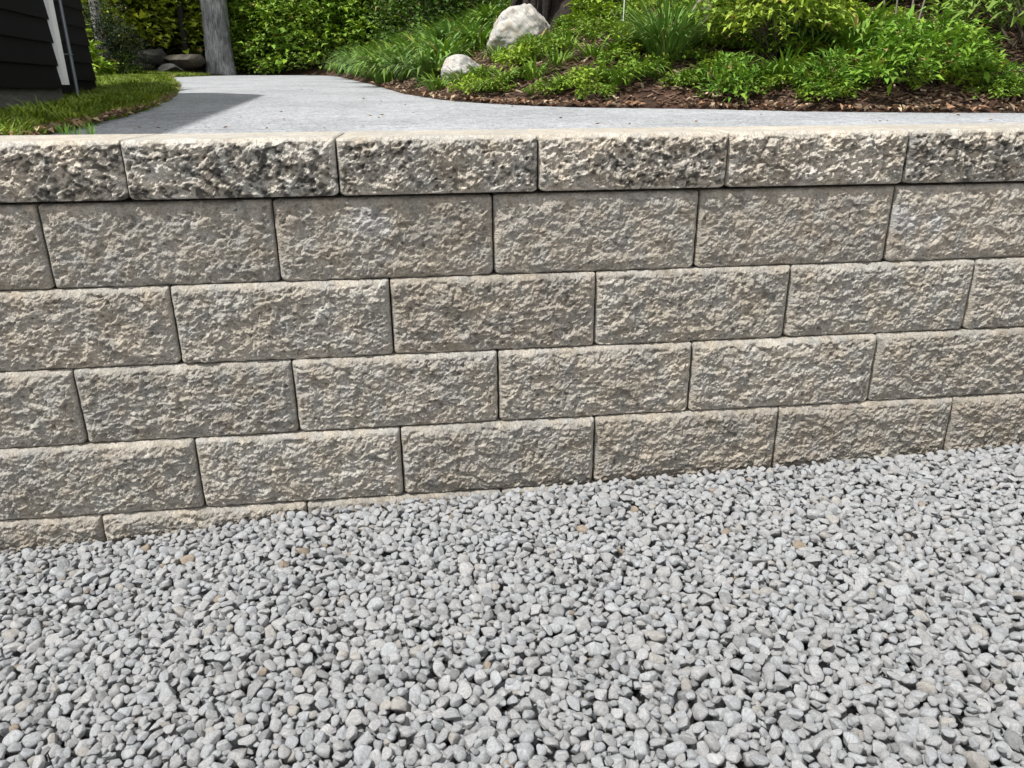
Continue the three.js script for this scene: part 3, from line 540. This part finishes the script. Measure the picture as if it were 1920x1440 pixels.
{ // dark evergreen bush with ferny plants in front of it
  const ev = shrubGeo(230, { clusters: 260, leaves: 26, rx: 0.5, h: 0.95, lift: 0.0, leaf: 0.07, ratio: 0.2, spread: 0.11, color: HUES.dark, stems: 10, stemR: 0.016, hollow: 0.2, flat: 0.8 });
  plant('evergreen_bush', 'very dark evergreen bush between the house and the rock pile', 'bush', null, ev, -3.0, -9.6, 0.95, 0.4);
  const fe = shrubGeo(231, { clusters: 60, leaves: 11, rx: 0.34, h: 0.5, lift: 0.02, leaf: 0.11, ratio: 0.45, spread: 0.08, color: HUES.bright, stems: 12, stemR: 0.005, hollow: 0.2 });
  [[-2.9, -8.3, 1.0], [-3.2, -8.8, 1.1], [-2.75, -9.5, 0.55], [-2.75, -7.8, 0.6]].forEach(([x, z, s], i) => plant('leafy_plant', 'bright yellow-green leafy plant at the dark bush', 'plant', 'leafy plants round the dark bush', fe, x, z, s, i * 1.3));
}

// ---------------------------------------------------------------- bed planting
const R0 = rng(4242);
const strap = [0, 1, 2].map(i => bladeClump(300 + i, 150, 0.13, 0.3, 0.017, i === 2 ? HUES.blue : HUES.strap, { bend: 1.9, e0: 1.5, e1: 0.8 }));
{
  const spots = [];
  for (let k = 0; k < 900 && spots.length < 150; k++) {
    const z = -3.3 - 8.2 * Math.pow(R0(), 1.3), x = -0.3 + 2.6 * R0(), d = bedDist(x, z);
    if (d < 0.07 || d > 1.9 || (z > -4.4 && d > 0.45) || (x > 1.45 && z > -6)) continue;
    if (Math.hypot(x - 1.19, z + 3.28) < 0.3 || Math.hypot(x - 1.58, z + 3.7) < 0.42) continue;
    if (spots.some(s => Math.hypot(s[0] - x, s[1] - z) < 0.16 + 0.02 * -z)) continue;
    spots.push([x, z]);
  }
  spots.forEach(([x, z], i) => plant('strap_leaf_clump', i % 3 === 2 ? 'blue-green arching strap-leaved clump on the bank beside the path' : 'yellowish green arching strap-leaved clump on the bank beside the path', 'plant', i % 3 === 2 ? 'blue-green strap-leaved plants on the bank' : 'yellowish strap-leaved plants on the bank', strap[i % 3], x, z, 0.75 + 0.45 * R0() + 0.03 * -z, R0() * 6.3));
}
const tuftG = [0, 1].map(i => bladeClump(320 + i, 90, 0.07, 0.13, 0.008, HUES.strap, { bend: 1.5, e0: 1.5, e1: 0.5 }));
const coverG = [0, 1, 2].map(i => shrubGeo(330 + i, { clusters: 40, leaves: 12, rx: 0.13, h: 0.075, lift: 0.01, leaf: 0.03, ratio: 0.5, spread: 0.022, color: i === 1 ? HUES.bright : HUES.mid, stems: 6, stemR: 0.002, hollow: 0.1 }));
{
  const list = [[1.43, -3.4], [1.65, -3.4], [1.51, -2.82], [1.8, -2.46], [1.64, -2.5], [1.94, -2.42], [1.27, -2.94], [1.37, -2.53], [1.49, -2.41], [1.72, -2.21], [1.6, -2.13], [1.3, -2.46], [1.83, -2.01], [1.97, -2.06], [2.1, -1.92], [1.17, -2.87], [1.04, -3.12], [2.25, -1.94], [1.74, -2.88], [1.89, -3.6]];
  list.forEach(([x, z], i) => plant('grass_tuft', 'small green grassy tuft growing in the mulch of the bed', 'plant', 'grassy tufts in the mulch', tuftG[i % 2], x, z, 0.8 + 0.5 * R0(), i * 1.1));
  const sp = [];
  for (let k = 0; k < 2600 && sp.length < 78; k++) { const x = 1.1 + 2.3 * R0(), z = -1.3 - 2.4 * R0(), d = bedDist(x, z); if (d < 0.045 || d > 1.35) continue; if (Math.hypot(x - 2.76, z + 1.4) < 0.2 || Math.hypot(x - 1.58, z + 3.6) < 0.35 || Math.hypot(x - 1.19, z + 3.2) < 0.25) continue; if (sp.some(s => Math.hypot(s[0] - x, s[1] - z) < 0.11)) continue; sp.push([x, z]); }
  sp.forEach(([x, z], i) => plant('groundcover_clump', i % 3 === 1 ? 'bright yellow-green groundcover clump spreading over the mulch' : 'low deep green groundcover clump spreading over the mulch', 'plant', i % 3 === 1 ? 'bright groundcover clumps on the bed' : 'deep green groundcover clumps on the bed', coverG[i % 3], x, z, 0.65 + 0.55 * R0(), R0() * 6.3));
}
plant('ornamental_grass', 'tall fine-bladed ornamental grass mound on the bed', 'plant', null, bladeClump(340, 520, 0.13, 0.36, 0.006, HUES.blue, { bend: 1.3, e0: 1.55, e1: 0.85, seg: 5 }), 2.12, -2.24, 1, 0.3);
plant('bright_bush', 'small bright green leafy bush beside the tree stump', 'bush', null, shrubGeo(350, { clusters: 46, leaves: 13, rx: 0.15, h: 0.2, lift: 0.02, leaf: 0.055, ratio: 0.4, spread: 0.03, color: HUES.bright, stems: 8, stemR: 0.003 }), 1.96, -3.15, 1, 0.2);
const yel = shrubGeo(360, { clusters: 230, leaves: 11, rx: 0.32, h: 0.58, lift: 0.12, leaf: 0.055, ratio: 0.45, spread: 0.05, color: HUES.yellow, stems: 16, stemR: 0.006, hollow: 0.4, flat: 0.4, droop: 0.3 });
plant('yellow_shrub', 'yellow-green broadleaf shrub on dark stems in the bed', 'shrub', null, yel, 2.52, -2.0, 0.95, 0.9);
const mnd = shrubGeo(370, { clusters: 190, leaves: 13, rx: 0.31, rz: 0.22, h: 0.25, lift: 0.02, leaf: 0.048, ratio: 0.36, spread: 0.035, color: [0.19, 0.34, 0.03], stems: 14, stemR: 0.003, hollow: 0.4, flat: 0.6 });
plant('mounded_perennial', 'broad mounded bright green perennial overhanging the mulch', 'plant', null, mnd, 2.97, -1.5, 1, 0);
const cl = shrubGeo(375, { clusters: 60, leaves: 13, rx: 0.13, h: 0.14, lift: 0.01, leaf: 0.045, ratio: 0.3, spread: 0.03, color: [0.16, 0.3, 0.03], stems: 8, stemR: 0.002, hollow: 0.3, flat: 0.7 });
[[2.26, -1.72, 1, 'leafy green clump at the path edge below the yellow shrub'], [2.58, -1.57, 0.95, 'leafy green clump at the path edge beside bare mulch'], [3.25, -1.36, 0.7, 'low green clump at the path edge under the pale-leaved shrub']].forEach(([x, z, s, l], i) => plant('leafy_clump', l, 'plant', null, cl, x, z, s, i * 2));
plant('strap_leaf_clump', 'fine arching green clump between yellow shrub and mounded perennial', 'plant', null, bladeClump(380, 130, 0.08, 0.19, 0.009, HUES.strap, { bend: 1.6 }), 2.49, -1.76, 1, 0);
[[2.85, -1.9], [3.0, -2.05], [2.72, -2.1]].forEach(([x, z], i) => plant('strap_leaf_clump', 'green arching clump in shade behind the mounded perennial', 'plant', 'arching clumps behind the perennial', strap[i], x, z, 0.8, i));
const pale = shrubGeo(390, { clusters: 220, leaves: 11, rx: 0.42, h: 0.75, lift: 0.1, leaf: 0.065, ratio: 0.38, spread: 0.06, color: [0.2, 0.32, 0.05], stems: 14, stemR: 0.007, hollow: 0.4, flat: 0.4, droop: 0.35 });
plant('pale_leaf_shrub', 'shrub with long drooping pale-edged leaves at the end of the bed', 'shrub', null, pale, 3.62, -1.78, 0.95, 0.5);
{ // bare upright twigs behind the perennial
  const g = new THREE.Group(); g.position.set(3.15, bedHeight(3.15, -2.05) - 0.02, -2.05);
  [[0, 0, -0.06, 0.62], [0.05, 0.02, 0.06, 0.7], [-0.05, 0, -0.12, 0.5], [0.09, 0.01, 0.17, 0.55]].forEach(([x, z, dx, h]) => part('twig', tubeGeo([V(x, 0, z), V(x + dx * 0.3, h * 0.5, z), V(x + dx, h, z)], 0.005, 0.002, 6), std({ color: lin(0.2, 0.18, 0.15), roughness: 0.9 }), g));
  top(g, 'bare_twigs', 'bare grey upright twigs behind the mounded perennial', 'plant');
  const s = new THREE.Mesh(new THREE.CylinderGeometry(0.0028, 0.0032, 0.5, 8).translate(0, 0.24, 0), M.wire); s.position.set(2.03, bedHeight(2.03, -2.77), -2.77); s.rotation.z = -0.02;
  top(s, 'garden_stake', 'thin white garden stake standing in the bed', 'stake');
}
{ // weathered stump with roots
  const g = new THREE.Group(); g.position.set(2.02, bedHeight(2.02, -4.25) - 0.06, -4.25);
  part('trunk', trunkGeo(15, 0.55, 0.24, 0.2, 0.5, [0.07, 0.05, 0.04], { nx: 60, ny: 40, bark: 0.11 }), M.bark, g);
  const R = rng(55);
  const rootMat = [0.05, 0.085, 0.13].map(k => std({ color: lin(k, k * 0.76, k * 0.6), map: rep(barkMap, 2), bumpMap: rep(barkMap, 2), bumpScale: 0.01, roughness: 0.95 }));
  for (let k = 0; k < 20; k++) { const a = k * 0.33 + R() * 0.3, l = 0.3 + 0.12 * R(), y0 = 0.1 + 0.42 * R(), w = (R() - 0.5) * 0.7; const P = (r, y, t) => V(Math.cos(a + t) * r, y, Math.sin(a + t) * r), tg = tubeGeo([P(0.16, y0 + 0.05, 0), P(0.27, y0, w * 0.5), P(l, y0 * 0.5, w), P(l + 0.06 * R(), -0.06, w * 1.3)], 0.03 + 0.03 * R(), 0.012, 8); const tp = tg.attributes.position, tu = []; for (let i = 0; i < tp.count; i++) tu.push(tp.getX(i) * 3 + tp.getZ(i) * 2, tp.getY(i) * 3); tg.setAttribute('uv', new THREE.Float32BufferAttribute(tu, 2)); part('root', tg, rootMat[k % 3], g); }
  top(g, 'tree_stump', 'dark weathered tree stump with roots above the large white boulder', 'stump');
}

// ---------------------------------------------------------------- mulch chips, litter, grass
function scatter(name, label, cat, geo, mat, spots, tint) {
  const im = new THREE.InstancedMesh(geo, mat, spots.length), m = new THREE.Matrix4(), q = new THREE.Quaternion(), c = new THREE.Color();
  spots.forEach((s, k) => { q.setFromEuler(s.e); m.compose(s.p, q, s.s); im.setMatrixAt(k, m); im.setColorAt(k, c.setRGB(...tint())); });
  return top(im, name, label, cat, null, 'stuff');
}
{
  const R = rng(606), sp = [];
  for (let k = 0; k < 30000 && sp.length < 9000; k++) {
    const z = -1.1 - 4.6 * Math.pow(R(), 1.6), x = 0.6 + 3.2 * R(), d = bedDist(x, z); if (d < 0.015 || d > 1.8) continue;
    sp.push({ p: V(x, bedHeight(x, z, d) + 0.004 + 0.006 * R(), z), e: new THREE.Euler((R() - 0.5) * 0.8, R() * 6.3, (R() - 0.5) * 0.8), s: V(0.5 + 0.9 * R(), 0.6 + 0.8 * R(), 0.5 + 0.9 * R()) });
  }
  const chip = new THREE.BoxGeometry(0.035, 0.004, 0.008); chip.attributes.position.setX(0, 0.012);
  scatter('mulch', 'brown shredded bark mulch and twigs covering the bed', 'mulch', chip, M.chipCopy, sp, () => { const r = R(), k = 0.6 + 0.8 * R(); return r < 0.12 ? [0.42 * k, 0.33 * k, 0.23 * k] : r < 0.5 ? [0.2 * k, 0.13 * k, 0.085 * k] : [0.12 * k, 0.075 * k, 0.05 * k]; });
}
{
  const R = rng(707), sp = [], L = new Leaves(); L.leaf(V(-0.02, 0, 0), V(1, 0, 0), V(0, 1, 0), 0.045, 0.022, [1, 1, 1], -0.15, 0.5);
  for (let k = 0; k < 1300; k++) {
    const t = R() * (LAWN.length - 4.01), i = Math.floor(t), f = t - i, a = LAWN[i], b = LAWN[i + 1], side = (R() + R() + R() - 1.3) * 0.028;
    const x = lerp(a[0], b[0], f) + side, z = lerp(a[1], b[1], f) + (R() - 0.5) * 0.05;
    sp.push({ p: V(x, PLANE(z) + 0.005 + 0.015 * R(), z), e: new THREE.Euler((R() - 0.5) * 1.4, R() * 6.3, (R() - 0.5) * 1.4), s: V(1, 1, 1).multiplyScalar(0.3 + 0.5 * R()) });
  }
  for (let k = 0; k < 500; k++) { const i = 4 + Math.floor(R() * 9), f = R(), a = EDGE[i], b = EDGE[i + 1], x = lerp(a[0], b[0], f) + (R() - 0.5) * 0.05, z = lerp(a[1], b[1], f) + (R() - 0.4) * 0.05; sp.push({ p: V(x, PLANE(z) + 0.006 + 0.01 * R(), z), e: new THREE.Euler((R() - 0.5), R() * 6.3, (R() - 0.5)), s: V(1, 1, 1).multiplyScalar(0.4 + 0.6 * R()) }); }
  for (let k = 0; k < 120; k++) { const x = -0.1 + 3 * R(), z = -0.8 - 9 * Math.pow(R(), 2); if (bedDist(x, z) > 0 || lawnDist(x, z) > 0) continue; sp.push({ p: V(x, PLANE(z) + 0.002, z), e: new THREE.Euler(0.1, R() * 6.3, 0), s: V(1, 1, 1).multiplyScalar(0.15 + 0.3 * R()) }); }
  scatter('leaf_litter', 'dry brown fallen leaves along the lawn and bed edges', 'leaf litter', L.geo(), M.chipCopy, sp, () => { const k = 0.6 + 0.7 * R(); return R() < 0.3 ? [0.4 * k, 0.3 * k, 0.2 * k] : [0.24 * k, 0.14 * k, 0.08 * k]; });
}
{
  const R = rng(808), g = bladeClump(400, 12, 0.035, 0.058, 0.0042, [1, 1, 1], { bend: 1.0, e0: 1.5, e1: 1.0, seg: 3 }), sp = [];
  for (let k = 0; k < 60000 && sp.length < 13000; k++) {
    const z = -0.3 - 11.5 * Math.pow(R(), 1.5), x = -3.4 + 3.3 * R(), d = lawnDist(x, z); if (d < -0.012 || d > 2.2) continue;
    if (x < -1.05 && z > -3.2) continue;
    const s = 0.6 + 0.6 * R() + (R() < 0.06 ? 0.6 * R() : 0); sp.push({ p: V(x, lawnHeight(x, z, d) - 0.002, z), e: new THREE.Euler(0, R() * 6.3, 0), s: V(s, s, s) });
  }
  scatter('grass', 'green lawn grass beside the path and house', 'grass', g, M.blade, sp, () => { const k = 0.7 + 0.7 * R(), t = R() * 0.3; return [HUES.lawn[0] * k * (1 + t), HUES.lawn[1] * k, HUES.lawn[2] * k]; });
  const w = bladeClump(410, 26, 0.03, 0.13, 0.005, [0.13, 0.27, 0.03], { bend: 0.7, e0: 1.55, e1: 1.1 });
  [[0.0, -0.55, 0.36], [0.075, -0.52, 0.42], [0.03, -0.53, 0.33]].forEach(([x, z, s], i) => plant('weed_tuft', 'bright tuft of grass sprouting behind the cap stones', 'plant', 'weeds behind the cap stones', w, x, z, s, i, s, PLANE(z)));
}
renderer.render(scene, camera);
